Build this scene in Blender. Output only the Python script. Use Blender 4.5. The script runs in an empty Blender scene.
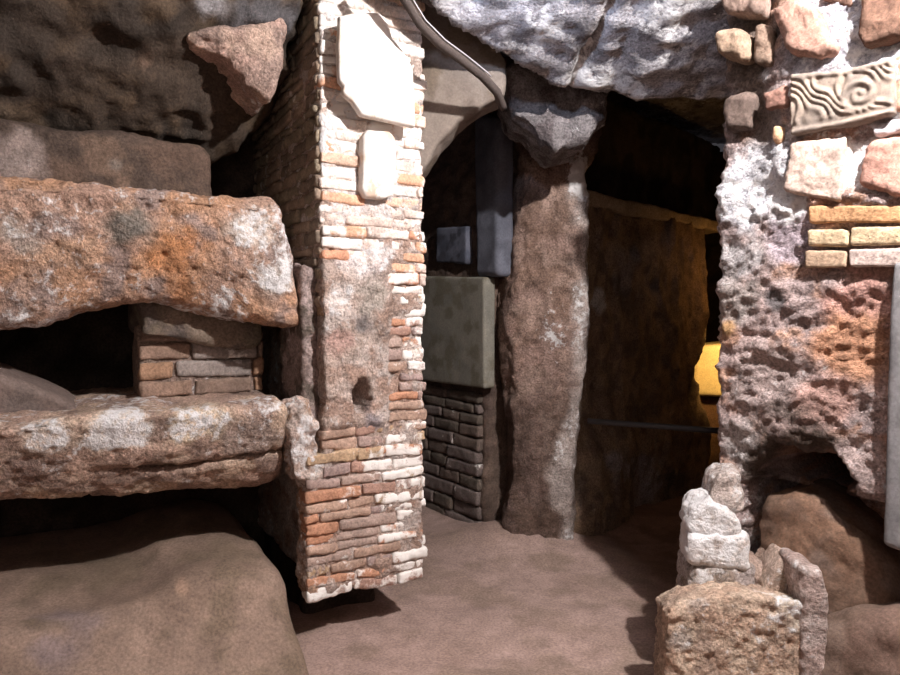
import bpy, math, random
import numpy as np
from mathutils import Vector

# ------------------------------------------------------------------ camera, world, light
SC = bpy.context.scene
CAMH, FPX, PITCH = 1.45, 700.0, math.radians(2.25)
cam_d = bpy.data.cameras.new('camera'); cam_d.lens = 36*FPX/900; cam_d.sensor_width = 36
cam = bpy.data.objects.new('camera', cam_d); SC.collection.objects.link(cam)
cam.location = (0, 0, CAMH); cam.rotation_euler = (math.pi/2-PITCH, 0, 0)
cam_d.clip_start = .05
SC.camera = cam
W_ = bpy.data.worlds.new('world'); SC.world = W_; W_.use_nodes = True
W_.node_tree.nodes['Background'].inputs[0].default_value = (.85, .8, .9, 1)
W_.node_tree.nodes['Background'].inputs[1].default_value = .05
def lamp(name, loc, power, col, size=.05, kind='POINT', aim=None, spot=60, blend=.3):
    d = bpy.data.lights.new(name, kind); d.energy = power; d.color = col
    if kind == 'AREA': d.size = size
    else: d.shadow_soft_size = size
    if kind == 'SPOT': d.spot_size = math.radians(spot); d.spot_blend = blend
    o = bpy.data.objects.new(name, d); SC.collection.objects.link(o); o.location = loc
    if aim: o.rotation_euler = (Vector(aim)-Vector(loc)).to_track_quat('-Z', 'Y').to_euler()
    return o
lamp('ceiling_spotlight', (1.35, 1.2, 3.2), 580, (1, .95, .93), .035)
lamp('ceiling_lamp', (.12, 2.30, 2.76), 42, (.6, .74, 1), .04, 'SPOT', (.30, 2.70, 2.98), 108, .7)
lamp('fill_lamp', (-.1, -.5, 2.1), 18, (1, .93, .9), .5)
lamp('passage_lamp', (2.62, 5.70, 1.25), 34, (1, .60, .18), .05, 'SPOT', (2.15, 6.25, .95), 95, .5)
lamp('passage_glow', (2.45, 5.45, 1.75), 4, (1, .5, .14), .05)
SC.view_settings.view_transform = 'Standard'; SC.view_settings.look = 'None'
SC.view_settings.exposure = 0.0; SC.view_settings.gamma = 1; SC.view_settings.use_curve_mapping = False

# ------------------------------------------------------------------ noise
def _hash(i, j, k, seed):
    h = (i*374761393 + j*668265263 + k*2147483647 + seed*1274126177) & 0xffffffff
    h = ((h ^ (h >> 13))*1274126177) & 0xffffffff
    h = ((h ^ (h >> 16))*2246822519) & 0xffffffff
    h = h ^ (h >> 15)
    return (h & 0xffff)/65535.0
def vn(p, seed=0):
    f = np.floor(p); i = f.astype(np.int64); r = p-f; r = r*r*r*(r*(r*6-15)+10)
    out = 0
    for a in (0, 1):
        wa = r[:, 0] if a else 1-r[:, 0]
        for b in (0, 1):
            wb = r[:, 1] if b else 1-r[:, 1]
            for c in (0, 1):
                wc = r[:, 2] if c else 1-r[:, 2]
                out = out+wa*wb*wc*_hash(i[:, 0]+a, i[:, 1]+b, i[:, 2]+c, seed)
    return out
def fbm(p, scale=1., octv=4, seed=0, gain=.5):
    s = 0; a = 1; t = 0; q = np.asarray(p)*scale
    for o in range(octv):
        s = s+a*vn(q, seed+o*17); t += a; a *= gain; q = q*2.03+5.7
    return s/t
def ridged(p, scale=1., octv=3, seed=0):
    s = 0; a = 1; t = 0; q = np.asarray(p)*scale
    for o in range(octv):
        s = s+a*(1-np.abs(2*vn(q, seed+o*31)-1)); t += a; a *= .5; q = q*2.1+3.3
    return s/t
def worley(p, scale, seed=0):
    q = np.asarray(p)*scale; f = np.floor(q).astype(np.int64); best = np.full(len(q), 9.)
    for a in (-1, 0, 1):
        for b in (-1, 0, 1):
            for c in (-1, 0, 1):
                g = f+np.array([a, b, c])
                pt = np.stack([g[:, 0]+_hash(g[:, 0], g[:, 1], g[:, 2], seed),
                               g[:, 1]+_hash(g[:, 0], g[:, 1], g[:, 2], seed+5),
                               g[:, 2]+_hash(g[:, 0], g[:, 1], g[:, 2], seed+9)], 1)
                best = np.minimum(best, ((pt-q)**2).sum(1))
    return np.sqrt(best)
def ss(x, a, b):
    t = np.clip((x-a)/(b-a), 0, 1); return t*t*(3-2*t)
def mixc(A, B, m):
    return A*(1-m)[:, None]+B*m[:, None]

# ------------------------------------------------------------------ pixel rays and wall frames
CA, SA = math.cos(PITCH), math.sin(PITCH)
def ray(px, py):
    u = (px-450)/FPX; v = (337.5-py)/FPX
    return np.array([u, CA+v*SA, -SA+v*CA])
def at(px, py, Y):
    d = ray(px, py); return d*(Y/d[1])+np.array([0, 0, CAMH])
class Frame:
    def __init__(s, o, d):
        s.o = np.array([o[0], o[1], 0.]); d = np.array([d[0], d[1], 0.]); s.d = d/np.linalg.norm(d)
        s.b = np.array([-s.d[1], s.d[0], 0.])              # pointing into the wall
    def hit(s, px, py, dep=0.):
        r = ray(px, py); c = np.array([0, 0, CAMH]); k = np.dot(s.o+s.b*dep-c, s.b)/np.dot(r, s.b)
        p = c+r*k; return np.dot(p-s.o, s.d), p[2]
    def W(s, t, dep, z):
        t = np.asarray(t); return s.o+np.outer(t, s.d)+np.outer(dep, s.b)+np.outer(z, [0, 0, 1.])
FL = Frame((-.553, 2.98), (.875, .485))        # left wall and brick pillar face
FR = Frame((1.06, 2.8), (.643, -.766))         # right wall
FN = Frame((-.35, 5.3), (.56, -.83))           # niche wall left of the rock column
FP = Frame((.84, 4.50), (.684, .73))           # passage wall right of the rock column
F0 = Frame((0, 0), (1, 0))

# ------------------------------------------------------------------ materials
MATS = {}
def rock_mat(name, white=(.78, .76, .76), rough=.92, bump=.6, bdist=.012, var=.55, wscale=28., fine=90., spec=.2, hue=.0):
    m = bpy.data.materials.new(name); m.use_nodes = True; nt = m.node_tree; N = nt.nodes; L = nt.links
    b = N['Principled BSDF']; b.inputs['Roughness'].default_value = rough
    b.inputs['Specular IOR Level'].default_value = spec
    at_ = N.new('ShaderNodeAttribute'); at_.attribute_name = 'Col'
    tc = N.new('ShaderNodeTexCoord')
    def noise(sc, det, ro=.6):
        n = N.new('ShaderNodeTexNoise'); n.inputs['Scale'].default_value = sc; n.inputs['Detail'].default_value = det
        n.inputs['Roughness'].default_value = ro; L.new(tc.outputs['Object'], n.inputs['Vector']); return n
    def mth(op, a, bb, clamp=False):
        n = N.new('ShaderNodeMath'); n.operation = op; n.use_clamp = clamp
        for i, v in enumerate((a, bb)):
            if isinstance(v, (int, float)): n.inputs[i].default_value = v
            else: L.new(v, n.inputs[i])
        return n.outputs[0]
    n1 = noise(fine, 5, .65); n3 = noise(wscale, 7, .68); n4 = noise(9, 4)
    # tone: each speck a bit lighter or darker
    k = mth('ADD', mth('MULTIPLY', mth('SUBTRACT', n1.outputs['Fac'], .5), var*4), 1.0)
    k = mth('MULTIPLY', k, mth('ADD', mth('MULTIPLY', mth('SUBTRACT', n4.outputs['Fac'], .5), var*2), 1.0))
    k = mth('MAXIMUM', k, .12)
    sc_ = N.new('ShaderNodeVectorMath'); sc_.operation = 'SCALE'
    L.new(at_.outputs['Color'], sc_.inputs[0]); L.new(k, sc_.inputs['Scale'])
    thr = mth('SUBTRACT', .86, mth('MULTIPLY', at_.outputs['Alpha'], .6))
    fac = mth('MULTIPLY', mth('SUBTRACT', n3.outputs['Fac'], thr), 7., True)
    mx = N.new('ShaderNodeMix'); mx.data_type = 'RGBA'
    L.new(fac, mx.inputs['Factor']); L.new(sc_.outputs[0], mx.inputs[6]); mx.inputs[7].default_value = (*white, 1)
    L.new(mx.outputs[2], b.inputs['Base Color'])
    bp = N.new('ShaderNodeBump'); bp.inputs['Strength'].default_value = bump; bp.inputs['Distance'].default_value = bdist
    h = mth('ADD', mth('MULTIPLY', n3.outputs['Fac'], 1.2), mth('MULTIPLY', n1.outputs['Fac'], .7))
    L.new(h, bp.inputs['Height']); L.new(bp.outputs[0], b.inputs['Normal'])
    MATS[name] = m; return m
M_ROCK = rock_mat('tufa_rock')
M_ROUGH = rock_mat('rough_tufa', bump=.9, bdist=.02, var=.7)
M_BRICK = rock_mat('old_brick', white=(.8, .76, .72), bump=.6, bdist=.008, var=.45, wscale=22)
M_EARTH = rock_mat('packed_earth', bump=.4, bdist=.008, var=.42, fine=90, wscale=60)
M_PLASTER = rock_mat('old_plaster', bump=.3, bdist=.005, var=.25)
M_MARBLE = rock_mat('worn_marble', white=(.85, .82, .78), bump=.2, bdist=.004, var=.12, rough=.7)
M_METAL = rock_mat('dull_metal', bump=.1, bdist=.002, var=.15, rough=.45, spec=.5)

# ------------------------------------------------------------------ mesh builders
def vnormals(V, F):
    n = np.zeros_like(V)
    a, b, c, d = (V[F[:, i]] for i in range(4))
    fn = np.cross(c-a, d-b)
    for i in range(4): np.add.at(n, F[:, i], fn)
    l = np.linalg.norm(n, axis=1); l[l == 0] = 1
    return n/l[:, None]
def link(name, V, F, mat, rgba, parent=None, origin=None, smooth=True):
    V = np.asarray(V, float)
    if origin is None:
        mn, mxx = V.min(0), V.max(0); origin = np.array([(mn[0]+mxx[0])/2, (mn[1]+mxx[1])/2, mn[2]])
    origin = np.array(origin, float)
    me = bpy.data.meshes.new(name)
    F = [tuple(int(i) for i in f) for f in F] if not isinstance(F, np.ndarray) else F.tolist()
    me.from_pydata((V-origin).tolist(), [], F)
    if rgba is not None:
        a = me.color_attributes.new('Col', 'FLOAT_COLOR', 'POINT')
        a.data.foreach_set('color', np.asarray(rgba, np.float32).ravel())
    me.materials.append(mat)
    if smooth: me.polygons.foreach_set('use_smooth', [True]*len(me.polygons))
    me.update()
    o = bpy.data.objects.new(name, me); SC.collection.objects.link(o)
    if parent is not None:
        o.parent = parent; o.location = Vector(origin)-Vector(parent.location)
    else: o.location = origin
    return o
def tag(o, label=None, cat=None, group=None, kind=None):
    if label: o['label'] = label
    if cat: o['category'] = cat
    if group: o['group'] = group
    if kind: o['kind'] = kind
    return o
def empty(name, loc):
    o = bpy.data.objects.new(name, None); SC.collection.objects.link(o); o.location = loc; return o
def lattice(nu, nv, nw):
    """surface lattice of a box: integer points and outward quads"""
    quads = []
    def face(f, n, m, flip):
        a, b = np.meshgrid(np.arange(n), np.arange(m), indexing='ij'); a = a.ravel(); b = b.ravel()
        q = np.stack([f(a, b), f(a+1, b), f(a+1, b+1), f(a, b+1)], 1)
        if flip: q = q[:, ::-1]
        quads.append(q)
    z = lambda a, v: np.full_like(a, v)
    face(lambda a, b: np.stack([a, b, z(a, 0)], 1), nu, nv, True)
    face(lambda a, b: np.stack([a, b, z(a, nw)], 1), nu, nv, False)
    face(lambda a, b: np.stack([a, z(a, 0), b], 1), nu, nw, False)
    face(lambda a, b: np.stack([a, z(a, nv), b], 1), nu, nw, True)
    face(lambda a, b: np.stack([z(a, 0), a, b], 1), nv, nw, True)
    face(lambda a, b: np.stack([z(a, nu), a, b], 1), nv, nw, False)
    Q = np.concatenate(quads).reshape(-1, 3)
    key = (Q[:, 0]*(nv+1)+Q[:, 1])*(nw+1)+Q[:, 2]
    u, first, inv = np.unique(key, return_index=True, return_inverse=True)
    return Q[first].astype(float), inv.reshape(-1, 4)
def rbox(L, D, H, r, sp):
    """rounded box, coordinates 0..1 on every axis, and quads"""
    n = [max(2, int(round(x/sp))) for x in (L, D, H)]
    if D/sp > 30: n[1] = 30
    P, F = lattice(*n)
    q = P/np.array(n)*np.array([L, D, H])-np.array([L, D, H])/2
    h = np.array([L, D, H])/2; r = min(r, h.min()*.98)
    inn = np.clip(q, -(h-r), h-r); d = q-inn; l = np.linalg.norm(d, axis=1); l[l < 1e-9] = 1
    q = np.where((np.linalg.norm(d, axis=1) > 1e-9)[:, None], inn+d/l[:, None]*r, q)
    return (q+h)/(2*h), F
def bumps(V, F, layers):
    """layers: (kind, scale, amp, seed[, stretch])"""
    n = vnormals(V, F); d = np.zeros(len(V))
    for ly in layers:
        k, s, a, sd = ly[:4]; st = np.array(ly[4]) if len(ly) > 4 else np.ones(3)
        p = V*st
        if k == 'f': d += a*(fbm(p, s, 4, sd)-.5)*2
        elif k == 'r': d += a*(ridged(p, s, 3, sd)-.6)*2
        elif k == 'w': d += a*(.5-worley(p, s, sd))
        elif k == 'p': d -= a*ss(.38-worley(p, s, sd), 0, .3)      # pits
    return V+n*d[:, None]
ROCKN = [('f', 3, .03, 1), ('f', 12, .014, 2), ('w', 22, .008, 3)]
def curve(pts, n):
    pts = np.array(pts, float); x = pts[:, 0]
    if len(pts) == 2: return lambda u: pts[0]+np.outer(u, pts[1]-pts[0])
    c = np.concatenate([[0], np.cumsum(np.linalg.norm(np.diff(pts, axis=0), axis=1))]); c /= c[-1]
    return lambda u: np.stack([np.interp(u, c, pts[:, 0]), np.interp(u, c, pts[:, 1])], 1)
def pblock(name, fr, top, bot, s0, s1, mat, colf, r=.03, sp=.012, noise=ROCKN, sref=None, parent=None, warp=None, raw=False):
    """a stone whose outline on wall plane `fr` runs along top and bot (left to right), from depth s0 to s1"""
    sref = s0 if sref is None else sref
    T = [fr.hit(x, y, sref) for x, y in top] if not raw else top
    B = [fr.hit(x, y, sref) for x, y in bot] if not raw else bot
    ct, cb = curve(T, 0), curve(B, 0)
    L = max(np.linalg.norm(np.diff(np.array(T), axis=0), axis=1).sum(), .02)
    um = np.linspace(0, 1, 9); H = np.linalg.norm(ct(um)-cb(um), axis=1).mean()
    q, F = rbox(L, abs(s1-s0), H, r, sp)
    tz = cb(q[:, 0])*(1-q[:, 2:3])+ct(q[:, 0])*q[:, 2:3]
    dep = s0+(s1-s0)*q[:, 1]
    t, z = tz[:, 0], tz[:, 1]
    if warp: t, dep, z = warp(t, dep, z, q)
    V = fr.W(t, dep, z)
    V = bumps(V, F, noise) if noise else V
    n = vnormals(V, F)
    return link(name, V, F, mat, colf(V, n, t, z), parent)

# ------------------------------------------------------------------ colour recipes (albedo, plus how much white crust)
def C(*c): return np.array(c, float)
def rgba(c, a): return np.concatenate([c, np.clip(a, 0, 1)[:, None]], 1)
def recipe(c1, c2, c3=None, white=.2, wvar=.8, sc=5., seed=0):
    c1, c2 = C(*c1), C(*c2); c3 = c2 if c3 is None else C(*c3)
    def f(V, n, t, z):
        m = ss(fbm(V, sc, 4, seed), .38, .62); m2 = ss(fbm(V, sc*1.7, 3, seed+50), .48, .66)
        c = mixc(np.tile(c1, (len(V), 1)), np.tile(c2, (len(V), 1)), m); c = mixc(c, np.tile(c3, (len(V), 1)), m2)
        return rgba(c, white+wvar*(fbm(V, sc*.8, 4, seed+90)-.5))
    return f
def spots(base, fr, lst):
    """patches of crust / staining of their own shape, and shade painted into hollows, at places on the wall: (px,py,radius_px,colour or None,alpha)"""
    def f(V, n, t, z):
        o = base(V, n, t, z).copy()
        wob = (fbm(V, 9, 4, 77)-.5)*1.6
        for (px, py, rp, col, al, *dep) in lst:
            tt, zz = fr.hit(px, py, dep[0] if dep else 0.); P0 = fr.W([tt], [dep[0] if dep else 0.], [zz])[0]
            R = rp/FPX*P0[1]; d = np.linalg.norm(V-P0, axis=1)/R+wob
            m = ss(-d, -1.15, -.55)
            if col is not None: o[:, :3] = mixc(o[:, :3], np.tile(C(*col), (len(V), 1)), m)
            o[:, 3] = o[:, 3]*(1-m)+al*m
        return o
    return f
BROWN = recipe((.10, .065, .045), (.16, .10, .07), (.07, .05, .04), .05, .5, 4)
TUFA = recipe((.44, .29, .22), (.46, .27, .17), (.30, .22, .19), .46, 1.1, 5, 3)
GREY = recipe((.22, .20, .20), (.32, .29, .29), (.12, .11, .11), .45, 1.0, 5, 8)
PINK = recipe((.36, .23, .20), (.30, .22, .20), (.42, .22, .13), .40, .9, 6, 13)
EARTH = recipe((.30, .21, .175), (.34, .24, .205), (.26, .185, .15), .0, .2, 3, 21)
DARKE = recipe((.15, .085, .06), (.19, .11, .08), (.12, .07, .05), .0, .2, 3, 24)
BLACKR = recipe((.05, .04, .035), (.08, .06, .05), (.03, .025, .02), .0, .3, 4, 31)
rnd = random.Random(5)

# ------------------------------------------------------------------ the setting
def gridsurf(name, x0, x1, y0, y1, sp, zf, mat, colf, up=True, extra=None):
    nx, ny = int((x1-x0)/sp), int((y1-y0)/sp)
    X, Y = np.meshgrid(np.linspace(x0, x1, nx+1), np.linspace(y0, y1, ny+1), indexing='ij')
    X = X.ravel(); Y = Y.ravel(); V = np.stack([X, Y, zf(X, Y)], 1)
    i, j = np.meshgrid(np.arange(nx), np.arange(ny), indexing='ij'); i = i.ravel(); j = j.ravel(); k = i*(ny+1)+j
    F = np.stack([k, k+ny+1, k+ny+2, k+1], 1)
    if not up: F = F[:, ::-1]
    if extra: V = bumps(V, F, extra)
    n = vnormals(V, F)
    return link(name, V, F, mat, colf(V, n, X, V[:, 2]), origin=(0, 0, 0))
def floor_z(x, y):
    p = np.stack([x, y, np.zeros_like(x)], 1)
    z = .035*(fbm(p, 1.6, 3, 4)-.5)*2+.008*(fbm(p, 12, 3, 6)-.5)
    z += .10*np.exp(-(((x-.35)/.45)**2+((y-4.35)/.35)**2))      # mound at the foot of the rock column
    return z
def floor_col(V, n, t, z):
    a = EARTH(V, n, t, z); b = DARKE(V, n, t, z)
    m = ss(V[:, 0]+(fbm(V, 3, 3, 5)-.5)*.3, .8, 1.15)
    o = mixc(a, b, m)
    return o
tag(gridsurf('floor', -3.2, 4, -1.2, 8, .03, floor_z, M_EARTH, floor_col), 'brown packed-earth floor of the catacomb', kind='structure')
def ceil_z(x, y):
    z = np.interp(y, [-1, 2.0, 2.4, 2.75, 3.05, 3.4, 3.55, 3.75, 8], [3.3, 3.3, 3.12, 2.84, 2.67, 2.53, 2.56, 2.95, 3.0])
    z = z+.30*ss(-x, .05, .55)-.05*ss(x, .75, .95)*ss(y, 2.2, 2.6)*(1-ss(y, 3.4, 3.6))
    z = z+.32*ss(-(x-(-.19+(y-2.9)*1.33)), 0, .10)*ss(y, 2.7, 2.9)
    # crack running back through the rock
    xl = .80-(y-2.4)*.22
    z = z+.05*np.exp(-((x-xl)/.018)**2)
    return z
CEILC = spots(recipe((.42, .40, .42), (.33, .31, .32), (.20, .185, .19), .50, 1.4, 6, 41), F0, [])
def ceil_col(V, n, t, z):
    o = CEILC(V, n, t, z); x, y = V[:, 0], V[:, 1]
    m = ss(-x, .02, .3)                                  # pinkish rock over the pillar
    o[:, :3] = mixc(o[:, :3], np.tile(C(.30, .21, .18), (len(V), 1)), m*.8); o[:, 3] -= m*.25
    m = ss(.32-np.abs(x-.22), 0, .15)*ss(2.85-y, 0, .12)  # whitened rock stands in for the lamp's glow on the ceiling
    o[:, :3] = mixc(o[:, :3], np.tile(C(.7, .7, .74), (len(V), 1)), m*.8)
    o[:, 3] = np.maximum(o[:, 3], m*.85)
    m = np.exp(-((x-.95)/.22)**2-((y-2.95)/.25)**2); o[:, 3] += .35*m
    m = ss(y, 3.25, 3.35)*(1-ss(y, 3.5, 3.6))*ss(x, .4, .6); o[:, 3] += .25*m
    return o
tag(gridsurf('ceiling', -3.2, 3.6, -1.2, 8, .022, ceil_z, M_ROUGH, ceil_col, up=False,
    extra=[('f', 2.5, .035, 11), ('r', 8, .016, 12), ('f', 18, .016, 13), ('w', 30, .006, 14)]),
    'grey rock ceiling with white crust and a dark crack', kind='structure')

# left wall: back of the burial niches
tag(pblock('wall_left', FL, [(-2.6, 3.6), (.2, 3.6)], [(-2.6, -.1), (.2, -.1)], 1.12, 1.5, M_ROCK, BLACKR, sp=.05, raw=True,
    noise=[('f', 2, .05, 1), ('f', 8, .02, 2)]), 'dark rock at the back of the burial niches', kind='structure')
# side and rear shells that close the chamber
def wallbox(name, a, b, z0, z1, th, colf, label, mat=M_ROCK, sp=.06):
    fr = Frame(a, (b[0]-a[0], b[1]-a[1])); L = math.hypot(b[0]-a[0], b[1]-a[1])
    return tag(pblock(name, fr, [(0, z1), (L, z1)], [(0, z0), (L, z0)], 0, th, mat, colf, sp=sp, raw=True, noise=[('f', 2, .05, 1), ('f', 7, .02, 2)]), label, kind='structure')
wallbox('wall_rear', (3.2, -1.1), (-3.1, -1.1), -.1, 3.4, .2, BROWN, 'brown rock wall behind the visitor')
wallbox('wall_far', (-1.6, 7.4), (3.9, 7.4), -.1, 3.1, .3, BLACKR, 'dark rock at the far end of the passage')
wallbox('wall_side', (3.3, 7.5), (3.3, 4.2), -.1, 3.1, .25, DARKE, 'earth-brown side wall of the lit passage')

# ------------------------------------------------------------------ left wall pieces
# overhanging rock brow at the top left
def browwarp(t, dep, z, q):
    f = 1-q[:, 1]
    dep = dep+f*.55*ss(-(z-2.55), -.25, .45)
    return t, dep, z
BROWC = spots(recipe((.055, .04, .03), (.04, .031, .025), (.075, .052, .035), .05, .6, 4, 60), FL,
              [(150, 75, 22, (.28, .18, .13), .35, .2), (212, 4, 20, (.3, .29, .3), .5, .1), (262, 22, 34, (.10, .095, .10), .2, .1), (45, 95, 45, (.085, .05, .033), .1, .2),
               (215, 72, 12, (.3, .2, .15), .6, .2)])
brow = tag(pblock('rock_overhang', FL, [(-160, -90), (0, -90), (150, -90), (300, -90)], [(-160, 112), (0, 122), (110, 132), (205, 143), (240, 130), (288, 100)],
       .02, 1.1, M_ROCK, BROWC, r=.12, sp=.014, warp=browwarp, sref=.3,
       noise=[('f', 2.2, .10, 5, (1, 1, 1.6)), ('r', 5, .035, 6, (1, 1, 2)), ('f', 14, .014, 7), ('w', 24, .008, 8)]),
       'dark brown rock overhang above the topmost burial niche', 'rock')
tag(pblock('rock_boulder', FL, [(190, 30), (222, 22), (255, 22), (289, 16)], [(196, 40), (222, 52), (250, 80), (276, 102)], .04, .5, M_ROUGH,
    recipe((.44, .30, .25), (.36, .26, .22), (.5, .36, .29), .4, .8, 6, 63), r=.05, sp=.01, sref=.1,
    warp=lambda t, dep, z, q: (t, dep+.10*(1-q[:, 0])*(1-q[:, 1])+.05*(1-q[:, 2])*(1-q[:, 1]), z),
    noise=[('f', 5, .018, 65), ('f', 14, .018, 66), ('w', 26, .01, 67)]), 'pinkish pale rock lump under the ceiling left of the brick pillar', 'rock')
# rock block in topmost niche
tag(pblock('rock_block', FL, [(-150, 110), (0, 116), (100, 128), (212, 146)], [(-150, 215), (0, 200), (100, 203), (216, 206)], .42, .95, M_ROCK,
    spots(recipe((.105, .07, .053), (.07, .05, .04), (.14, .095, .07), .1, .6, 5, 70), FL, [(20, 155, 25, (.25, .2, .18), .4, .42), (115, 165, 7, (.16, .13, .11), .3, .42)]),
    r=.06, sp=.014, noise=[('f', 3, .03, 71), ('f', 12, .012, 72), ('w', 22, .006, 73)]),
    'brown rock block set back in the topmost burial niche', 'rock')
# ledges
LEDC = spots(TUFA, FL, [(268, 280, 30, (.6, .55, .5), .95), (255, 232, 34, (.55, .45, .38), .72), (185, 262, 40, (.48, .23, .11), .35), (60, 270, 45, (.50, .32, .22), .48),
                        (130, 225, 30, (.17, .15, .13), .25), (103, 265, 13, (.16, .13, .07), .05), (20, 230, 30, (.36, .3, .26), .6), (250, 205, 12, (.42, .16, .07), .2),
                        (200, 290, 40, (.38, .19, .10), .25), (90, 195, 30, (.40, .26, .2), .42)])
def ledgewarp(t, dep, z, q):
    f = (1-q[:, 1]); w = 1-q[:, 2]
    return t, dep+f*(.16*w**2*(1-.8*ss(t, -.45, -.15))+.03*(q[:, 2] > .9)), z
tag(pblock('rock_ledge', FL, [(-170, 155), (0, 171), (60, 176), (120, 182), (200, 189), (279, 196)],
    [(-170, 345), (0, 328), (45, 322), (85, 309), (125, 300), (160, 301), (200, 309), (250, 321), (308, 330)], .04, 1.10, M_ROUGH, LEDC, r=.045, sp=.009, warp=ledgewarp,
    noise=[('f', 2.5, .03, 80), ('f', 9, .018, 81), ('f', 22, .012, 82), ('p', 20, .012, 83)]),
    'thick orange-brown rock ledge between topmost and middle burial niches', 'rock ledge')
LED2 = spots(recipe((.42, .29, .23), (.50, .37, .28), (.30, .21, .17), .46, .9, 6, 85), FL,
             [(40, 434, 34, (.58, .47, .39), .75), (120, 428, 36, (.62, .53, .45), .85), (200, 422, 34, (.58, .46, .34), .75), (160, 485, 30, (.28, .2, .16), .35),
              (250, 440, 30, (.34, .26, .22), .5), (30, 490, 40, (.27, .19, .16), .25), (175, 492, 12, (.55, .5, .46), .75)])
def ledge2warp(t, dep, z, q):
    f = (1-q[:, 1]); w = 1-q[:, 2]
    crack = .07*np.exp(-((w-(.60+.16*np.clip(-t-.35, 0, 1)+.03*np.sin(t*9)))/.035)**2)*ss(t, -.95, -.5)
    return t, dep+f*(.20*w**1.6+crack), z
tag(pblock('rock_ledge', FL, [(-170, 440), (0, 424), (60, 420), (110, 413), (200, 408), (289, 401)],
    [(-170, 545), (0, 516), (60, 510), (130, 506), (200, 501), (240, 497), (292, 492)], -.02, 1.10, M_ROUGH, LED2, r=.045, sp=.009, warp=ledge2warp,
    noise=[('f', 2.5, .025, 90), ('f', 9, .016, 91), ('f', 22, .010, 92), ('p', 20, .01, 93)]),
    'pale crusted rock ledge between middle and lowest burial niches', 'rock ledge')
# masonry closing part of the middle niche
def bricks(fr, t0, t1, z0, z1, s, ch, bl, depth, seed, colpick, skip=None, jit=.006, gap=.010, sp=.014, tilt=0., end=0.):
    R = random.Random(seed); VV, FF, CC = [], [], []; off = 0; z = z0
    while z < z1-.01:
        h = ch*R.uniform(.8, 1.2); t = t0-R.uniform(0, bl[0])*.5
        while t < t1-.015:
            l = R.uniform(*bl); a, b = max(t, t0+R.uniform(-.006, .006)), min(t+l, t1+R.uniform(-end, end))
            if b-a > .025 and not (skip and skip((a+b)/2, z+h/2)):
                q, F = rbox(b-a-gap, depth, h-gap, .009, sp)
                ds = R.uniform(-jit, jit); rz = R.uniform(-.012, .012)
                tt = a+gap/2+q[:, 0]*(b-a-gap); zz = z+gap/2+q[:, 2]*(h-gap)+rz*(q[:, 0]-.5)+tilt*(tt-t0)
                V = fr.W(tt, s+ds+q[:, 1]*depth, zz)
                V = bumps(V, F, [('f', 9, .009, seed), ('f', 24, .007, seed+2), ('f', 55, .005, seed+1)])
                col, al = colpick(R, (a+b)/2, z+h/2)
                k = .8+.45*fbm(V, 20, 3, seed+7)
                VV.append(V); FF.append(F+off); off += len(V)
                al = al+(fbm(V, 9, 3, seed+9)-.5)*1.5
                CC.append(rgba(np.tile(C(*col), (len(V), 1))*k[:, None], al))
            t += l
        z += h
    return np.concatenate(VV), np.concatenate(FF), np.concatenate(CC)
ta, zb_ = FL.hit(139, 404, .38); tb, zt_ = FL.hit(264, 330, .38)
panel = empty('masonry_panel', FL.W([(ta+tb)/2], [.45], [zb_-.03])[0]); tag(panel, 'worn brick and mortar infill set back inside the middle burial niche', 'masonry')
V, F, c = bricks(FL, ta, tb, zb_-.05, zt_+.02, .38, .075, (.16, .34), .12, 7,
    lambda R, t, z: (R.choice([(.24, .16, .12), (.20, .14, .11), (.28, .17, .11), (.26, .22, .2)]), R.choice([.1, .25, .4])), jit=.014)
link('brickwork', V, F, M_BRICK, c, panel)
pblock('mortar_core', FL, [(ta, zt_+.03), (tb, zt_+.01)], [(ta, zb_-.05), (tb, zb_-.05)], .405, .62, M_ROUGH, recipe((.2, .15, .12), (.25, .18, .15), None, .3, .8, 8, 3), sp=.012, raw=True, parent=panel, r=.02,
       noise=[('f', 9, .012, 4)])
tag(pblock('rock_lump', FL, [(137, 296), (200, 300), (262, 312)], [(137, 338), (200, 345), (238, 350), (262, 345)], .30, .8, M_ROCK, recipe((.13, .11, .08), (.17, .13, .1), (.1, .08, .07), .15, .6, 6, 75),
    r=.04, sp=.012, sref=.34), 'olive-brown rock just above the brick infill in the middle niche', 'rock')
tag(pblock('earth_heap', FL, [(-120, 350), (0, 372), (35, 385), (75, 404)], [(-120, 450), (0, 440), (35, 436), (82, 432)], .30, .85, M_EARTH, recipe((.13, .105, .095), (.16, .12, .105), None, .05, .3, 5, 76),
    r=.05, sp=.015, sref=.35, noise=[('f', 3, .02, 3), ('f', 12, .008, 4)]), 'grey-brown heap of earth at the left in the middle burial niche', 'earth heap')
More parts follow.
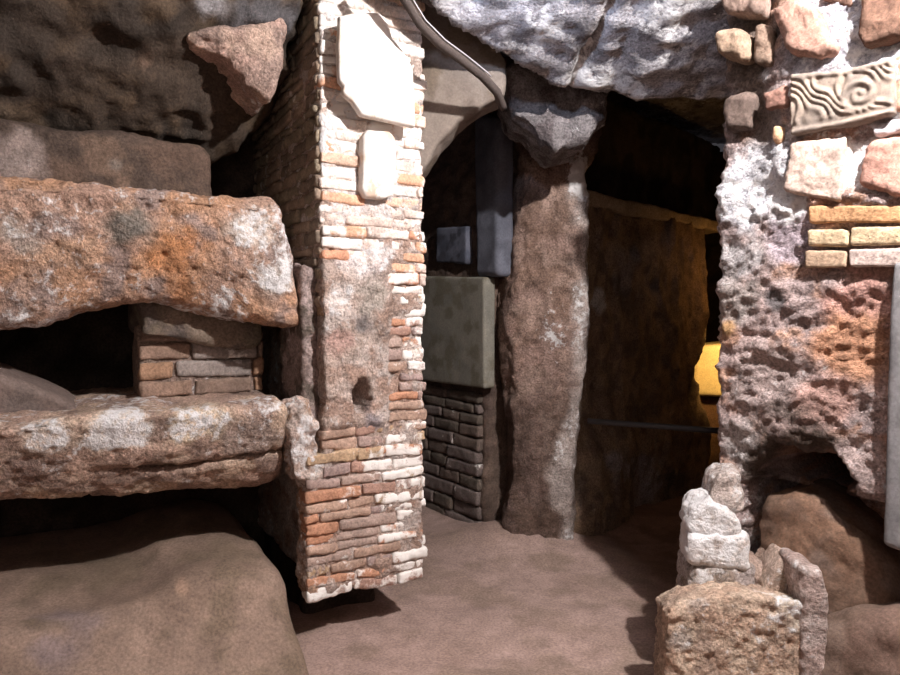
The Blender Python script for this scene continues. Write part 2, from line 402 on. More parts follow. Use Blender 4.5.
# bench of earth filling the lowest niche
def bench_top(t, dep):
    pts = np.array([FL.hit(x, y, .0) for x, y in [(-200, 650), (0, 625), (85, 613), (142, 598), (171, 583), (199, 573), (231, 566), (270, 568), (287, 578)]])
    return np.interp(t, pts[:, 0], pts[:, 1])
def benchwarp(t, dep, z, q):
    f = 1-q[:, 1]; top = bench_top(t, dep)
    z2 = -.06+(top+.06)*q[:, 2]
    z2 = z2+q[:, 2]*(.02*ss(dep, .12, .5))
    dep = dep-.50*(1-q[:, 2])**1.3*f
    return t, dep, z2
t0, _ = FL.hit(-200, 600, 0); t1, _ = FL.hit(286, 600, 0)
tag(pblock('earth_bench', FL, [(t0, .4), (t1, .4)], [(t0, -.06), (t1, -.06)], -.03, 1.10, M_EARTH, spots(recipe((.20, .14, .107), (.24, .17, .132), (.165, .12, .087), .0, .2, 4, 78), FL, [(180, 590, 12, (.33, .22, .16), .1), (60, 650, 40, (.2, .15, .14), .1)]),
    r=.07, sp=.012, raw=True, warp=benchwarp, noise=[('f', 2.5, .03, 8), ('f', 10, .006, 9)]), 'smooth brown earth bench filling the lowest burial niche', 'earth bench')

# ------------------------------------------------------------------ brick pillar
PT1 = FL.hit(424, 400)[0]
pil = empty('brick_pillar', FL.W([PT1/2], [.5], [0])[0])
tag(pil, 'tall brick pillar with whitewashed top and ragged hanging foot beside the burial niches', 'pillar')
hz = [FL.hit(*p) for p in ((318, 60), (424, 60))]
mz_t, mz_b = FL.hit(350, 262)[1], FL.hit(350, 428)[1]      # zone where mortar covers the bricks
mzl, mzr = FL.hit(318, 340)[0], FL.hit(386, 340)[0]
hole = FL.hit(360, 396)
zlow = lambda t: .20+.05*np.clip(t/PT1, 0, 1)
def skipf(t, z):
    if abs(t-hole[0]) < .13 and abs(z-hole[1]) < .095: return True
    if t < .02 and .15 < z < 1.05 and rnd.random() < .5: return True
    return mz_b < z < mz_t and (t < mzr+.02*math.sin(z*13)) and rnd.random() < .93
def pick(R, t, z):
    u = t/PT1
    if z > 1.9: return R.choice([(.66, .56, .5), (.72, .62, .56), (.6, .42, .32), (.62, .36, .24), (.7, .64, .6)]), R.choice([.45, .6, .8])
    if z > 1.55: return R.choice([(.6, .36, .24), (.62, .5, .44), (.55, .28, .18)]), R.choice([.3, .55, .75])
    edge = .75 if (u > .72 and (z < .95 or z > 1.15)) else 0
    low = .45 if z < .30 else (.2 if z < .45 else 0)
    return R.choice([(.42, .22, .14), (.38, .26, .20), (.34, .21, .165), (.33, .24, .21), (.40, .28, .18), (.30, .22, .20), (.35, .26, .22)]), min(.95, R.choice([.1, .2, .35, .45])+edge+low)
VL, FLo, cL = bricks(FL, -.075, PT1, .20, .80, -.012, .048, (.10, .30), .09, 20, pick, None, jit=.010, sp=.010, end=.014, gap=.006)
V1, F1, c1 = bricks(FL, 0, PT1, .80, 3.15, -.012, .050, (.10, .30), .09, 21, pick, skipf, jit=.009, sp=.010, end=.014, gap=.006)
V1, F1, c1 = np.concatenate([VL, V1]), np.concatenate([FLo, F1+len(VL)]), np.concatenate([cL, c1])
link('brickwork', V1, F1, M_BRICK, c1, pil)
# side faces of the pillar: in a frame turned by 90 degrees
FLs = Frame(FL.W([0], [1.2], [0])[0][:2], -FL.b[:2])
V2, F2, c2 = bricks(FLs, 0, 1.2, 1.45, 3.15, -.008, .056, (.14, .30), .06, 23,
    lambda R, t, z: (R.choice([(.27, .22, .16), (.22, .17, .13), (.32, .24, .18)]), R.choice([.05, .2])), jit=.008, sp=.014)
link('side_brickwork', V2, F2, M_BRICK, c2, pil)
def corewarp(t, dep, z, q):
    f = 1-q[:, 1]
    inz = ss(z, mz_b-.03, mz_b+.03)*(1-ss(z, mz_t-.05, mz_t+.05))*(1-ss(t, mzr-.02, mzr+.04))
    Pq = np.stack([t, z, z*0], 1)
    dep = dep-f*inz*.028-f*.014*ss(fbm(Pq, 7, 4, 61), .46, .64)*(1-ss(z, 1.65, 1.85))-f*.004*ss(z, 1.6, 2.0)
    hd = np.sqrt(((t-hole[0])/.045)**2+((z-hole[1])/.08)**2)
    dep = dep+f*.16*(1-ss(hd, .6, 1.1))
    return t, dep, z
COREC = spots(recipe((.44, .34, .29), (.52, .44, .40), (.36, .25, .2), .42, .8, 8, 101), FL,
      [(360, 240, 32, (.6, .52, .5), .7), (345, 345, 24, (.42, .33, .28), .5), (370, 300, 22, (.36, .31, .27), .3), (360, 322, 12, (.24, .21, .2), .1), (335, 345, 18, (.42, .28, .24), .35), (372, 420, 12, (.26, .23, .24), .1), (336, 300, 18, (.6, .52, .48), .7), (360, 400, 14, (.10, .09, .10), .02), (370, 30, 60, (.7, .62, .58), .8), (370, 130, 75, (.72, .64, .58), .85), (370, 190, 55, (.66, .54, .48), .75)])  # near-black patch paints shade inside the mortar hole
pblock('mortar_core', FL, [(.004, 3.2), (PT1-.006, 3.2)], [(.004, .215), (PT1-.006, .25)], -.002, 1.2, M_ROUGH, COREC, r=.02, sp=.009, raw=True, parent=pil, warp=corewarp,
       noise=[('f', 6, .010, 31), ('f', 22, .012, 32), ('p', 26, .010, 33)])
# ragged rubble edge at the lower left of the pillar
RUBC = recipe((.46, .35, .30), (.55, .46, .41), (.38, .25, .18), .58, .9, 9, 111)
pblock('rubble_edge', FL, [(285, 406), (304, 398), (318, 425)], [(292, 478), (306, 486), (320, 478)], -.012, .10, M_ROUGH, RUBC, r=.03, sp=.008, parent=pil,
       noise=[('f', 7, .024, 35), ('f', 22, .022, 36), ('p', 20, .02, 37)])
pblock('mortar_core', FL, [(-.070, .80), (.02, .82)], [(-.068, .215), (.02, .215)], -.002, .12, M_ROUGH, RUBC, r=.02, sp=.008, parent=pil, raw=True,
       noise=[('f', 8, .020, 45), ('f', 24, .020, 46), ('p', 22, .014, 47)])
pblock('rubble_shoulder', FL, [(301, 262), (319, 268)], [(303, 400), (322, 440)], .05, .4, M_ROUGH,
       recipe((.24, .18, .16), (.36, .28, .26), (.15, .12, .1), .3, .8, 9, 113), r=.02, sp=.009, parent=pil,
       noise=[('f', 7, .016, 38), ('f', 22, .014, 39)])
# set back footing that carries it
pblock('footing', FL, [(.05, .26), (PT1-.1, .28)], [(.02, -.05), (PT1-.1, -.05)], .34, 1.15, M_ROCK, BLACKR, r=.04, sp=.02, raw=True, parent=pil)

def polyslab(name, fr, px, s0, s1, mat, colf, sp=.012, r=.012, noise=(('f', 5, .004, 3), ('f', 25, .003, 4)), dome=.0):
    """a flat stone of any outline: rings that shrink inward give a rounded rim; thickness from s0 (front) to s1"""
    P = np.array([fr.hit(x, y, s0) for x, y in px]); cen = P.mean(0)
    d = np.linalg.norm(np.roll(P, -1, 0)-P, axis=1); n = max(24, int(d.sum()/sp))
    cum = np.concatenate([[0], np.cumsum(d)]); u = np.linspace(0, cum[-1], n, endpoint=False); PP = np.vstack([P, P[:1]])
    ring = np.stack([np.interp(u, cum, PP[:, 0]), np.interp(u, cum, PP[:, 1])], 1)
    rad = np.linalg.norm(ring-cen, axis=1).mean(); m = max(4, int(rad/sp))
    V, dep = [], []
    k1 = 1-r/rad
    for k, dd in [(1, s1), (1, s0+(s1-s0)*.5), (1, s0+r), (1-(1-k1)*.3, s0+r*.3), (k1, s0)]:
        V.append(cen+(ring-cen)*k); dep.append(np.full(n, dd))
    for i in range(1, m):
        k = k1*(1-i/m); V.append(cen+(ring-cen)*k); dep.append(np.full(n, s0-dome*(1-k*k)))
    V.append(cen[None]); dep.append(np.array([s0-dome])); rows = len(V)-1
    Q = np.concatenate(V); D = np.concatenate(dep); X = fr.W(Q[:, 0], D, Q[:, 1])
    F = []
    for a in range(rows-1):
        for j in range(n):
            F.append((a*n+j, a*n+(j+1) % n, (a+1)*n+(j+1) % n, (a+1)*n+j))
    for j in range(n):
        F.append(((rows-1)*n+j, (rows-1)*n+(j+1) % n, rows*n, rows*n))
    Fa = np.array(F)
    c0 = np.array(F[n*3]); fn = np.cross(X[c0[2]]-X[c0[0]], X[c0[3]]-X[c0[1]])
    # orient by the central cap
    cf = Fa[-2*n]; fn = np.cross(X[cf[2]]-X[cf[0]], X[cf[3]]-X[cf[1]])
    if np.dot(fn, -fr.b) < 0: Fa = Fa[:, ::-1]
    X = bumps(X, Fa, noise)
    nn = vnormals(X, Fa); col = colf(X, nn, Q[:, 0], Q[:, 1])
    Fl = [tuple(dict.fromkeys(int(i) for i in f)) for f in Fa]
    Fl.append(tuple(range(n)) if np.dot(fn, -fr.b) < 0 else tuple(range(n-1, -1, -1)))
    return link(name, X, Fl, mat, col)
PLQ = recipe((.74, .68, .62), (.80, .75, .70), (.70, .58, .48), .7, .4, 6, 121)
plq = tag(polyslab('marble_plaque', FL, [(340, 15), (358, 12), (380, 12), (388, 21), (393, 38), (404, 50), (414, 68), (416, 127), (390, 121), (362, 114), (353, 101), (343, 92), (345, 86), (340, 80), (339, 45)],
    -.120, -.085, M_MARBLE, PLQ), 'large broken white marble slab fixed high on the brick pillar', 'marble slab')
pblock('mortar_bed', FL, [(366, 40), (392, 50)], [(366, 100), (404, 108)], -.09, .0, M_ROUGH, RUBC, r=.01, sp=.012, parent=plq)
tag(polyslab('marble_fragment', FL, [(364, 136), (368, 130), (390, 131), (396, 138), (397, 160), (394, 196), (384, 199), (366, 197), (362, 188), (363, 160)],
    -.065, .0, M_MARBLE, recipe((.66, .6, .55), (.74, .69, .65), (.60, .46, .36), .5, .8, 9, 123), dome=.008), 'small pale marble fragment fixed below the large slab on the pillar', 'marble fragment')

# ------------------------------------------------------------------ behind the pillar: arch, niche, slab
def archwarp(t, dep, z, q):
    return t, dep, z
FA = Frame((-.12, 3.34), (1, .0))
tag(pblock('wall_arch', FA, [(395, -60), (430, -40), (470, 0), (506, 60)], [(405, 200), (424, 168), (438, 143), (458, 122), (482, 106), (504, 94)], 0, .22, M_PLASTER,
    recipe((.17, .14, .12), (.21, .175, .15), (.14, .11, .085), .12, .5, 6, 131), r=.03, sp=.012, noise=[('f', 4, .02, 41), ('f', 16, .005, 42)]),
    'grey-brown plastered arch head behind the brick pillar', kind='structure')
tag(pblock('wall_niche', FN, [(-.9, 3.1), (1.02, 3.1)], [(-.9, -.1), (1.02, -.1)], .02, .6, M_ROCK,
    recipe((.10, .07, .055), (.13, .09, .07), (.08, .055, .045), .05, .5, 5, 133), r=.05, sp=.016, raw=True,
    noise=[('f', 3, .03, 43), ('r', 9, .012, 44, (1, 1, 2.5)), ('f', 14, .01, 45)]), 'dark rough wall under the arch', kind='structure')
# brick courses low on the niche wall
tn0, tn1 = FN.hit(421, 450)[0], FN.hit(480, 450)[0]
V, F, c = bricks(FN, tn0-.2, tn1, .0, FN.hit(455, 392)[1], -.015, .085, (.2, .4), .08, 51, lambda R, t, z: (R.choice([(.12, .09, .075), (.10, .08, .065), (.14, .11, .10)]), R.choice([.0, .15])), jit=.006, sp=.02, gap=.007)
tag(link('brick_facing', V, F, M_BRICK, c), 'dim brown brick facing below the grey slab behind the pillar', 'brickwork')
slabC = recipe((.18, .17, .145), (.22, .205, .17), (.15, .135, .10), .1, .5, 7, 135)
tag(pblock('stone_slab', FN, [(405, 276), (484, 277)], [(410, 379), (484, 389)], -.05, .04, M_PLASTER, slabC, r=.012, sp=.014, noise=[('f', 5, .004, 46)]),
    'grey upright stone slab behind the brick pillar under the arch', 'stone slab')
tag(pblock('plaster_pilaster', FN, [(472, 112), (499, 116)], [(474, 277), (498, 277)], -.035, .1, M_PLASTER, recipe((.09, .093, .115), (.125, .13, .16), None, .05, .4, 6, 137), r=.045, sp=.014, noise=[('f', 5, .01, 47)]),
    'pale bluish rounded plaster pilaster standing above the grey slab', 'pilaster')
tag(pblock('plaster_relief', FN, [(436, 228), (466, 226)], [(436, 262), (466, 264)], -.03, .04, M_PLASTER, recipe((.07, .075, .10), (.12, .125, .16), (.05, .05, .065), .1, .9, 10, 138), r=.01, sp=.012, noise=[('f', 9, .006, 48)]),
    'small dim bluish relief patch above the grey slab', 'plaster patch')
# rock column
COLC = spots(recipe((.26, .175, .145), (.20, .13, .10), (.31, .215, .175), .22, .8, 6, 141), F0, [])
def colcol(V, n, t, z):
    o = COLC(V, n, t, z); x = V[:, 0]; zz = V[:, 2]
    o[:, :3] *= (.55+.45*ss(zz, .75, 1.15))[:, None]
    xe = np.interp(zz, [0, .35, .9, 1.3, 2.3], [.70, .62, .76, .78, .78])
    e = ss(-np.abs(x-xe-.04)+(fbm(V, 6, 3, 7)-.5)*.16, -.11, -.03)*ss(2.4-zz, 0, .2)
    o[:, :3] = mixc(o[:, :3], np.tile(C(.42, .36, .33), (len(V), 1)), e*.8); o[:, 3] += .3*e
    o[:, :3] *= (1-.45*ss(zz, 2.3, 2.5))[:, None]  # top darkened in colour to stand in for shade under the ceiling
    m = np.exp(-((x-.77)/.085)**2-((zz-2.27)/.12)**2); o[:, 3] += m*1.1
    m = np.exp(-((x-.62)/.10)**2-((zz-1.30)/.10)**2); o[:, 3] += m*.35
    return o
def colwarp(t, dep, z, q):
    return t, dep+.10*(1-q[:, 0])*(1-q[:, 1])+.05*(1-q[:, 1])*ss(z, 2.2, 2.6), z
FC = Frame((0, 4.15), (1, .05))
def colblock():
    top = [(520, 85), (560, 84), (606, 82)]; bot = [(506, 556), (540, 560), (574, 556)]
    def edge(z, tab): return np.interp(z, [a for a, _ in tab], [b for _, b in tab])
    rows = [(85, 518, 606), (140, 524, 603), (165, 528, 590), (200, 524, 591), (260, 515, 589), (330, 512, 590), (380, 512, 588), (430, 518, 585), (480, 522, 577), (530, 512, 578), (556, 506, 576)]
    zz, lt, rt = [], [], []
    for y, a, b in rows:
        (ta_, z_), (tb_, _) = FC.hit(a, y), FC.hit(b, y); zz.append(z_); lt.append(ta_); rt.append(tb_)
    zz, lt, rt = map(np.array, (zz[::-1], lt[::-1], rt[::-1]))
    def warp(t, dep, z, q):
        z = -.05+(2.95+.05)*q[:, 2]
        a = np.interp(z, zz, lt); b = np.interp(z, zz, rt)
        t = a+(b-a)*q[:, 0]
        return colwarp(t, dep, z, q)
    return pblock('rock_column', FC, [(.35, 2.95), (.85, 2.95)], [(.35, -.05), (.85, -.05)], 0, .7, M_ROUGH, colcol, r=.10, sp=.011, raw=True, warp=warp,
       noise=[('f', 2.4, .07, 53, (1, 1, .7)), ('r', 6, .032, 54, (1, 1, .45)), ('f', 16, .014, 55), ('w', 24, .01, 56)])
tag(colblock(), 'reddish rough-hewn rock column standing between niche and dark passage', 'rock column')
tag(pblock('hanging_rock', Frame((0, 3.62), (1, 0)), [(500, 60), (550, 62), (606, 66)], [(505, 112), (528, 128), (556, 152), (584, 140), (606, 118)], 0, .5, M_ROUGH,
    recipe((.20, .18, .18), (.28, .26, .26), (.12, .10, .10), .3, .9, 6, 158), r=.07, sp=.012, noise=[('f', 4, .04, 1), ('r', 8, .02, 2), ('f', 18, .014, 3)]),
    'dark grey rock hanging from the ceiling over the rock column', 'rock')
# passage wall and ledge
PASC = spots(recipe((.20, .135, .095), (.25, .17, .11), (.14, .10, .075), .06, .6, 5, 151), FP, [(603, 300, 14, (.4, .36, .33), .4), (640, 480, 30, (.3, .24, .22), .2), (610, 460, 25, (.3, .25, .23), .25)])
tz = 2.16; te = FP.hit(702, 380)[0]
def pwarp(t, dep, z, q):
    f = 1-q[:, 1]
    dep = dep-f*.07*(1-ss(z, .45, .7))-f*.06*ss(t, te-.5, te-.1)*np.exp(-((z-1.3)/.5)**2)
    t = t-q[:, 0]*.18*np.exp(-((z-.95)/.16)**2)
    return t, dep, z
tag(pblock('wall_passage', FP, [(-.1, tz), (te, tz)], [(-.1, -.1), (te, -.1)], 0, 1.3, M_ROUGH, PASC, r=.06, sp=.014, raw=True, warp=pwarp,
    noise=[('f', 1.8, .10, 57, (1, 1, .5)), ('r', 5, .04, 58, (1, 1, .5)), ('f', 16, .012, 59)]), 'dark brown rock side of the passage, lit orange at its far edge', kind='structure')
tag(pblock('wall_recess', FP, [(-.1, 3.1), (3.2, 3.1)], [(-.1, tz-.05), (3.2, tz-.05)], .40, 1.3, M_ROCK, BLACKR, r=.04, sp=.03, raw=True), 'dark rock set back above the passage wall', kind='structure')
tag(pblock('rock_shelf', FP, [(-.05, tz+.05), (te+.35, tz+.05)], [(-.05, tz-.04), (te+.35, tz-.04)], -.04, .5, M_ROCK, recipe((.30, .24, .18), (.34, .27, .2), None, .2, .4, 8, 160), r=.02, sp=.014, raw=True,
    noise=[('f', 4, .02, 61), ('f', 14, .01, 62)]), 'thin rock shelf running above the dark passage wall', 'rock shelf')
# far lit pieces
FF_ = Frame((1.9, 6.2), (1, .05))
tag(pblock('plaster_block', FF_, [(692, 346), (740, 343)], [(692, 396), (740, 398)], 0, .35, M_PLASTER, recipe((.75, .62, .4), (.8, .68, .45), None, .2, .3, 6, 161), r=.04, sp=.02, noise=[('f', 6, .01, 63)]),
    'pale block glowing yellow at the far end of the passage', 'plaster block')
tag(pblock('rock_footing', FF_, [(680, 397), (760, 397)], [(680, 500), (760, 500)], .10, .6, M_ROCK, DARKE, r=.03, sp=.02, noise=[('f', 5, .02, 64)]),
    'brown rock footing under the glowing pale block', 'rock')
# rail
def tube(name, pts, rad, mat, col, n=12, parent=None, radf=None):
    P = np.array(pts, float); V, F = [], []
    for i, p in enumerate(P):
        d = P[min(i+1, len(P)-1)]-P[max(i-1, 0)]; d /= np.linalg.norm(d)
        a = np.cross(d, [0, 0, 1.]) if abs(d[2]) < .95 else np.cross(d, [1., 0, 0]); a /= np.linalg.norm(a); b = np.cross(d, a)
        for k in range(n):
            th = 2*math.pi*k/n; V.append(p+rad*(a*math.cos(th)+b*math.sin(th)))
    for i in range(len(P)-1):
        for k in range(n): F.append((i*n+k, i*n+(k+1) % n, (i+1)*n+(k+1) % n, (i+1)*n+k))
    F.append(tuple(range(n-1, -1, -1))); F.append(tuple((len(P)-1)*n+k for k in range(n)))
    V = np.array(V); return link(name, V, F, mat, np.tile([*col, 0.], (len(V), 1)), parent)
a, b = at(588, 421, 4.3), at(722, 431, 3.95)
tag(tube('barrier_rail', [a+(b-a)*k/6 for k in range(7)], .018, M_METAL, (.05, .047, .05)), 'thin dark rail across the passage between column and right wall', 'rail')
# cable along the ceiling
cp = [at(386, -34, 2.80), at(404, -2, 2.86), at(420, 24, 2.92), at(440, 44, 2.98), at(462, 60, 3.05), at(482, 76, 3.12), at(497, 92, 3.2), at(503, 108, 3.3)]
cc = []
for i in range(len(cp)-1):
    for k in range(4): cc.append(cp[i]+(cp[i+1]-cp[i])*k/4)
cc.append(cp[-1]); cable = empty('ceiling_cable', tuple(cc[0])); tag(cable, 'dark cable bundle running diagonally under the rock ceiling', 'cable')
tube('cable_sheath', cc, .020, M_PLASTER, (.075, .06, .055), parent=cable)
tag(tube('thin_wire', [p+np.array([.022, -.012, .012]) for p in cc[:22]], .0035, M_METAL, (.4, .38, .4), parent=cable), 'pale thin wire along the cable')

# ------------------------------------------------------------------ right wall
RWC = spots(recipe((.40, .30, .28), (.33, .26, .25), (.44, .27, .20), .42, .9, 7, 201), FR,
    [(745, 190, 48, (.5, .5, .54), .72), (770, 150, 30, (.42, .41, .43), .6), (760, 110, 30, (.25, .21, .2), .3), (790, 240, 26, (.40, .33, .36), .4), (740, 260, 30, (.40, .37, .37), .5),
     (740, 300, 30, (.36, .31, .29), .4), (775, 300, 14, (.16, .14, .14), .1), (860, 300, 40, (.45, .26, .22), .2), (850, 350, 40, (.45, .24, .15), .25), (760, 380, 45, (.38, .3, .28), .42), (830, 400, 30, (.44, .28, .24), .3),
     (740, 450, 30, (.42, .38, .37), .55), (860, 460, 30, (.45, .35, .33), .5), (728, 330, 10, (.5, .3, .15), .2), (845, 20, 60, (.38, .37, .41), .62), (880, 60, 40, (.38, .38, .42), .66),
     (735, 40, 55, (.12, .09, .075), .08), (738, 105, 38, (.16, .12, .10), .2), (760, 75, 10, (.5, .5, .52), .9), (790, 200, 20, (.55, .53, .55), .8), (850, 165, 30, (.6, .58, .6), .9),
     (820, 560, 60, (.24, .14, .09), .0), (760, 540, 30, (.24, .14, .09), .0), (880, 600, 70, (.22, .13, .09), .02), (795, 476, 62, (.07, .05, .04), .0)])  # near-black last patch paints shade into the deep cavity
cav = [FR.hit(797, 474)+(.16, .105, .62), FR.hit(876, 556)+(.085, .14, .42), FR.hit(762, 470)+(.03, .03, .1), FR.hit(745, 560)+(.06, .12, .14)]
zsoft = FR.hit(830, 500)[1]
def rwarp(t, dep, z, q):
    f = 1-q[:, 1]
    for (ct_, cz, rt_, rz, dp) in cav:
        wob = .25*np.sin(t*31+z*17)+.2*np.sin(z*41+2)
        d = np.sqrt(((t-ct_)/rt_)**2+((z-cz)/rz)**2)+wob*.5
        dep = dep+f*dp*(1-ss(d, .55, 1.15))
    # hollow below the masonry, left end stays as the foot
    dep = dep+f*.34*(1-ss(z, zsoft-.06, zsoft+.06))*ss(t, .10, .18)
    # rubble zone stands a little proud, bricks zone above flat
    dep = dep-f*.012*ss(z, 1.75, 1.85)*ss(t, .22, .28)
    dep = dep+f*.05*ss(z, 1.95, 2.1)*(1-ss(t, .15, .25))
    return t, dep, z
def rw_noise(V, F):
    return V
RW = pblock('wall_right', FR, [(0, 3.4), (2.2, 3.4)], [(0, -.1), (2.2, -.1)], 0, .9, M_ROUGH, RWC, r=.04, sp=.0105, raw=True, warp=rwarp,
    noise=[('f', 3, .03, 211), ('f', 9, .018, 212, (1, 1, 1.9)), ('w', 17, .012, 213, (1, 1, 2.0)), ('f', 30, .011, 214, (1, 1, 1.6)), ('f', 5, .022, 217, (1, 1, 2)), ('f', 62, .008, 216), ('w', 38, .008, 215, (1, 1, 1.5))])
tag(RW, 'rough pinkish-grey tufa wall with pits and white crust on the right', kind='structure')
# passage side shell behind the right wall
wallbox('wall_inner', (3.35, 4.3), (1.75, 3.3), -.1, 3.1, .3, DARKE, 'unlit passage side behind the right wall')
def stone(name, top, bot, s0, col, label, cat='stone', r=.02, white=.15, wv=.6, seed=0, mat=None, depth=.22, group=None, noise=None, sp=.009, c2=None, warp=None, fr=FR):
    c = C(*col); rc = recipe(col, tuple(c*.8) if c2 is None else c2, tuple(np.clip(c*1.15, 0, 1)), white, wv, 9, 300+seed)
    return tag(pblock(name, fr, top, bot, s0, s0+depth, mat or M_BRICK, rc, r=r, sp=sp, warp=warp,
        noise=noise or [('f', 7, .014, 300+seed), ('f', 22, .009, 301+seed), ('f', 60, .004, 302+seed)]), label, cat, group)
def reliefwarp(t, dep, z, q):
    u, w = q[:, 0], q[:, 2]; f = (1-q[:, 1])
    # rim, diagonal leaves and a scroll
    x = (u-.70)*2.1; y = (w-.50)*1.35; rr = np.sqrt(x*x+y*y); th = np.arctan2(y, x)
    scroll = .5+.5*np.cos(th-rr*27)
    leaf = .5+.5*np.cos((u*1.9+w*.9)*27+4*np.sin(w*8+u*6)+2*np.sin(u*19-w*5))
    m = ss(rr, .30, .48)
    h = scroll*(1-m)+leaf*m*ss(w, .14, .22)
    rim = ss(.1-np.minimum(w, 1-w)*.9, 0, .04)
    return t, dep-f*.008*(h*(1-rim)+rim), z
stone('carved_relief', [(790, 74), (845, 70), (893, 58)], [(790, 136), (840, 127), (894, 114)], -.055, (.27, .215, .175), 'grey-tan carved relief block with scroll and leaves in the right wall', 'carved stone',
      r=.012, white=.12, seed=1, sp=.0045, warp=reliefwarp, noise=[('f', 6, .006, 1), ('f', 30, .003, 2)], c2=(.20, .165, .14), mat=M_PLASTER)
stone('marble_block', [(788, 142), (846, 134)], [(782, 190), (838, 202)], -.055, (.52, .40, .34), 'pale pinkish marble block just below the carved relief', 'stone block', white=.35, seed=2, r=.015)
stone('marble_chip', [(836, 140), (850, 136)], [(840, 196), (850, 192)], -.01, (.62, .58, .56), 'narrow white sliver wedged right of the pale marble block', 'stone', white=.7, seed=22, r=.01)
stone('red_stone', [(866, 142), (905, 136)], [(858, 186), (905, 196)], -.05, (.42, .24, .19), 'pink-red stone at the right edge below the carved relief', seed=3, white=.35)
stone('red_brick', [(893, 56), (910, 52)], [(893, 112), (910, 110)], -.03, (.42, .23, .17), 'salmon brick at the right end of the carved relief', 'brick', seed=4, white=.1)
stone('brown_stone', [(860, -20), (910, -24)], [(858, 46), (910, 34)], -.07, (.15, .085, .06), 'large dark brown stone in the top right corner', seed=5, white=.0, r=.02)
stone('tufa_stone', [(768, 8), (792, -6), (815, 6)], [(786, 50), (815, 58), (837, 48)], -.075, (.30, .18, .14), 'jutting pinkish-brown stone left of the dark corner stone', seed=6, white=.1, r=.035)
stone('tufa_stone', [(716, -20), (762, -22)], [(722, 12), (760, 14)], -.05, (.24, .17, .14), 'greyish-pink stone at the very top of the right wall edge', seed=7, white=.15, r=.03)
stone('tufa_stone', [(710, 28), (742, 26)], [(714, 54), (744, 60)], -.06, (.27, .195, .14), 'small rounded tan stone near the ceiling at the passage corner', seed=8, white=.1, r=.035)
stone('tufa_stone', [(754, 22), (770, 26)], [(752, 64), (772, 66)], -.03, (.20, .14, .105), 'narrow upright brown stone between two stones near the ceiling', seed=9, white=.1, r=.02)
stone('tufa_stone', [(822, -14), (856, -14)], [(820, 2), (852, 8)], -.03, (.20, .12, .09), 'dark stone sliver touching the top edge of the photo', seed=10, white=.1, r=.02)
stone('grey_chip', [(866, 122), (908, 114)], [(872, 138), (908, 132)], -.04, (.5, .48, .5), 'grey stone chip under right end of the carved relief', seed=11, white=.4, r=.02)
stone('tufa_stone', [(760, 92), (788, 84)], [(764, 110), (790, 106)], -.04, (.25, .14, .11), 'reddish flat stone left of the carved relief', seed=12, white=.2, r=.02)
stone('tufa_stone', [(722, 96), (752, 92)], [(724, 132), (750, 130)], -.02, (.13, .095, .08), 'dark brown stone at the passage corner below the ceiling', seed=13, white=.15, r=.03)
stone('tufa_stone', [(772, 126), (782, 124)], [(773, 144), (781, 142)], -.03, (.58, .36, .22), 'tiny orange stone left of the pale marble block', seed=14, white=.1, r=.015)
Y1, Y2, Y3 = (.42, .27, .16), (.52, .40, .26), (.42, .30, .21)
for i, (x0, x1, y0, y1, col, lab, w) in enumerate([
    (809, 902, 206, 223, (.48, .27, .14), 'long orange-tan brick topping the brick courses of the right wall', .1),
    (807, 847, 230, 246, Y2, 'yellow brick at the left of the second course in the right wall', .25),
    (850, 905, 227, 245, Y2, 'longer yellow brick at the right of the second course in the right wall', .3),
    (805, 846, 251, 268, Y3, 'tan brick at the left of the lowest course in the right wall', .2),
    (848, 905, 249, 267, (.5, .40, .36), 'greyish brick at the right of the lowest course in the right wall', .35)]):
    stone('brick', [(x0, y0), (x1, y0-1)], [(x0, y1), (x1, y1)], -.034, col, lab, 'brick', r=.008, seed=40+i, white=w+.12, noise=[('f', 8, .006, 40+i), ('f', 30, .004, 41)], depth=.15)
# plaster strip at the far right
stone('plaster_strip', [(892, 262), (925, 258)], [(882, 545), (925, 560)], -.06, (.2, .195, .2), 'smooth grey upright plaster strip at the right edge of the wall', 'plaster strip', seed=50, white=.22, wv=.5, mat=M_PLASTER, r=.015,
      noise=[('f', 5, .006, 5)])
# fallen block and white stones at the wall foot
FB = Frame((.74, 2.42), (1, -.10))
def stone2(name, top, bot, s0, depth, cf, label, cat='stone', fr=FB, **k):
    return tag(pblock(name, fr, top, bot, s0, s0+depth, M_ROUGH, cf, **k), label, cat)
def bwarp(t, dep, z, q):
    return t, dep, z-.02*(q[:, 1])*q[:, 2]
stone2('stone_block', [(668, 612), (690, 602), (740, 594), (806, 604)], [(664, 775), (806, 785)], 0, .20,
       spots(recipe((.44, .31, .23), (.38, .28, .22), (.50, .38, .29), .35, .9, 10, 220), FB, [(683, 640, 14, (.42, .35, .3), .5), (700, 600, 20, (.45, .36, .3), .5), (790, 602, 28, (.5, .42, .34), .7)]),
       'large squarish tan stone block at the foot of the right wall', 'stone block', r=.016, sp=.007, warp=bwarp, noise=[('f', 4, .010, 221), ('f', 16, .009, 222), ('f', 34, .012, 223), ('f', 60, .006, 224)])
stone2('stone_block', [(800, 566), (822, 572), (830, 592)], [(802, 770), (833, 775)], -.02, .22, recipe((.42, .34, .31), (.36, .27, .24), None, .45, .9, 8, 225),
       'tall narrow pale stone standing against the right side of the block', 'stone block', r=.03, sp=.008, noise=[('f', 5, .018, 226), ('f', 18, .012, 227)])
stone2('rubble_stone', [(762, 592), (785, 555), (822, 568)], [(770, 612), (822, 608)], .14, .22, recipe((.5, .38, .30), (.44, .33, .27), None, .45, .9, 8, 230), 'pale lump lying on top at the back right of the block', r=.03, sp=.008, noise=[('f', 6, .018, 231), ('f', 18, .012, 232)])
FB2 = Frame((.83, 2.60), (1, -.15))
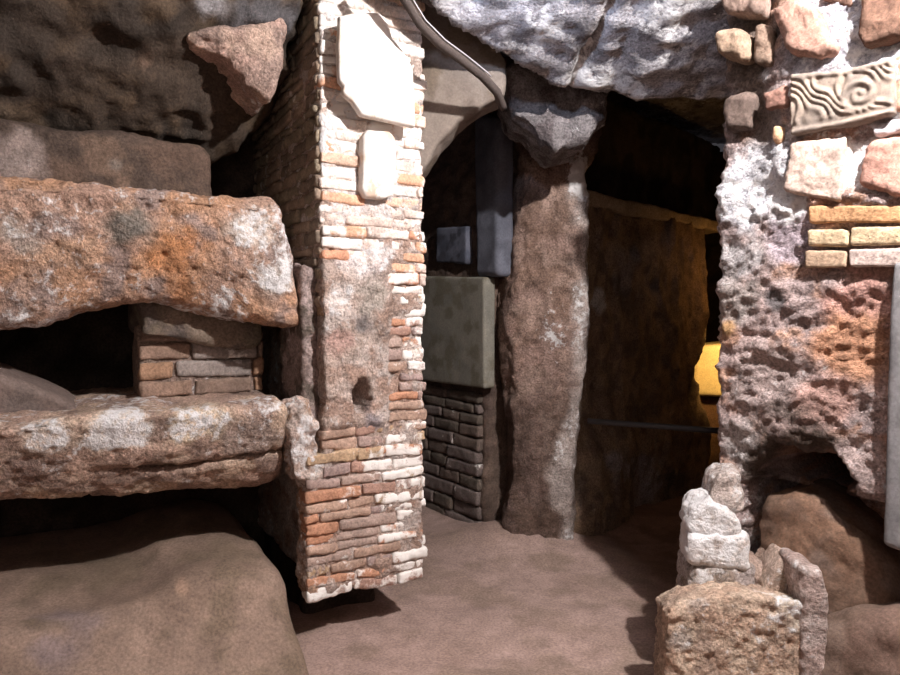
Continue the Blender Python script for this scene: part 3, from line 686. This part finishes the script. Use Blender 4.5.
WHT = recipe((.60, .56, .54), (.68, .64, .62), (.45, .38, .34), .75, .9, 9, 240)
stone2('rubble_stone', [(692, 508), (712, 498), (742, 520)], [(687, 538), (748, 545)], 0, .22, WHT, 'white crusted stone topmost of the stack at the wall foot', fr=FB2, r=.035, sp=.007, noise=[('f', 7, .022, 241), ('f', 22, .012, 242)])
stone2('rubble_stone', [(688, 533), (750, 538)], [(689, 568), (750, 574)], -.02, .22, WHT, 'white crusted stone in the middle of the stack at the wall foot', fr=FB2, r=.03, sp=.007, noise=[('f', 7, .022, 243), ('f', 22, .012, 244)])
stone2('rubble_stone', [(689, 565), (756, 568)], [(688, 612), (760, 612)], -.01, .24, recipe((.42, .36, .34), (.5, .45, .42), (.3, .24, .2), .5, .9, 9, 245), 'greyish stone lowest of the stack, behind the tan block', fr=FB2, r=.03, sp=.007, noise=[('f', 7, .022, 246), ('f', 22, .012, 247)])
stone2('stone_plinth', [(688, 602), (760, 602)], [(686, 712), (760, 712)], .0, .3, recipe((.3, .22, .19), (.36, .28, .24), None, .3, .8, 9, 248), 'brown stone base under the white stack, mostly behind the tan block', fr=FB2, r=.03, sp=.012)
# white crusted foot of the wall edge above the stack
stone2('rubble_stone', [(717, 476), (742, 472)], [(711, 508), (746, 514)], .06, .22, recipe((.45, .37, .33), (.5, .42, .38), None, .5, .9, 9, 250), 'pale knob of stone at the wall corner above the white stack', fr=FB2, r=.03, sp=.007, noise=[('f', 7, .022, 251), ('f', 22, .012, 252)])
stone2('rubble_heap', [(736, 548), (760, 566), (806, 588)], [(736, 625), (806, 630)], .06, .22, recipe((.30, .20, .16), (.38, .28, .23), None, .2, .9, 9, 255), 'brown rubble filling the gap between white stack and tall narrow stone', 'rubble', fr=FB2, r=.04, sp=.008, noise=[('f', 7, .022, 256), ('f', 22, .014, 257)])
# earth heap in the hollow
def heapwarp(t, dep, z, q):
    return t, dep-.16*(1-q[:, 2])**1.5*(1-q[:, 1]), z
tag(pblock('earth_heap', FR, [(748, 525), (760, 500), (785, 490), (815, 506), (850, 537), (885, 585)], [(744, 640), (800, 660), (900, 720)], .06, .42, M_EARTH,
    recipe((.15, .088, .058), (.12, .076, .054), (.14, .096, .075), .02, .3, 5, 260), r=.05, sp=.01, warp=heapwarp, sref=.0, noise=[('f', 4, .045, 261), ('f', 13, .014, 262), ('f', 40, .004, 263)]),
    'smooth reddish earth heap inside the hollow of the right wall', 'earth heap')
tag(pblock('earth_heap', FR, [(800, 628), (850, 615), (960, 610)], [(790, 800), (840, 820), (980, 850)], -.10, .30, M_EARTH,
    recipe((.14, .09, .07), (.12, .08, .06), (.17, .12, .095), .15, .5, 5, 264), r=.10, sp=.012, warp=heapwarp, sref=-.1, noise=[('f', 3, .04, 265), ('f', 12, .012, 266)]),
    'rough dark earth sloping down at the bottom right corner', 'earth heap')
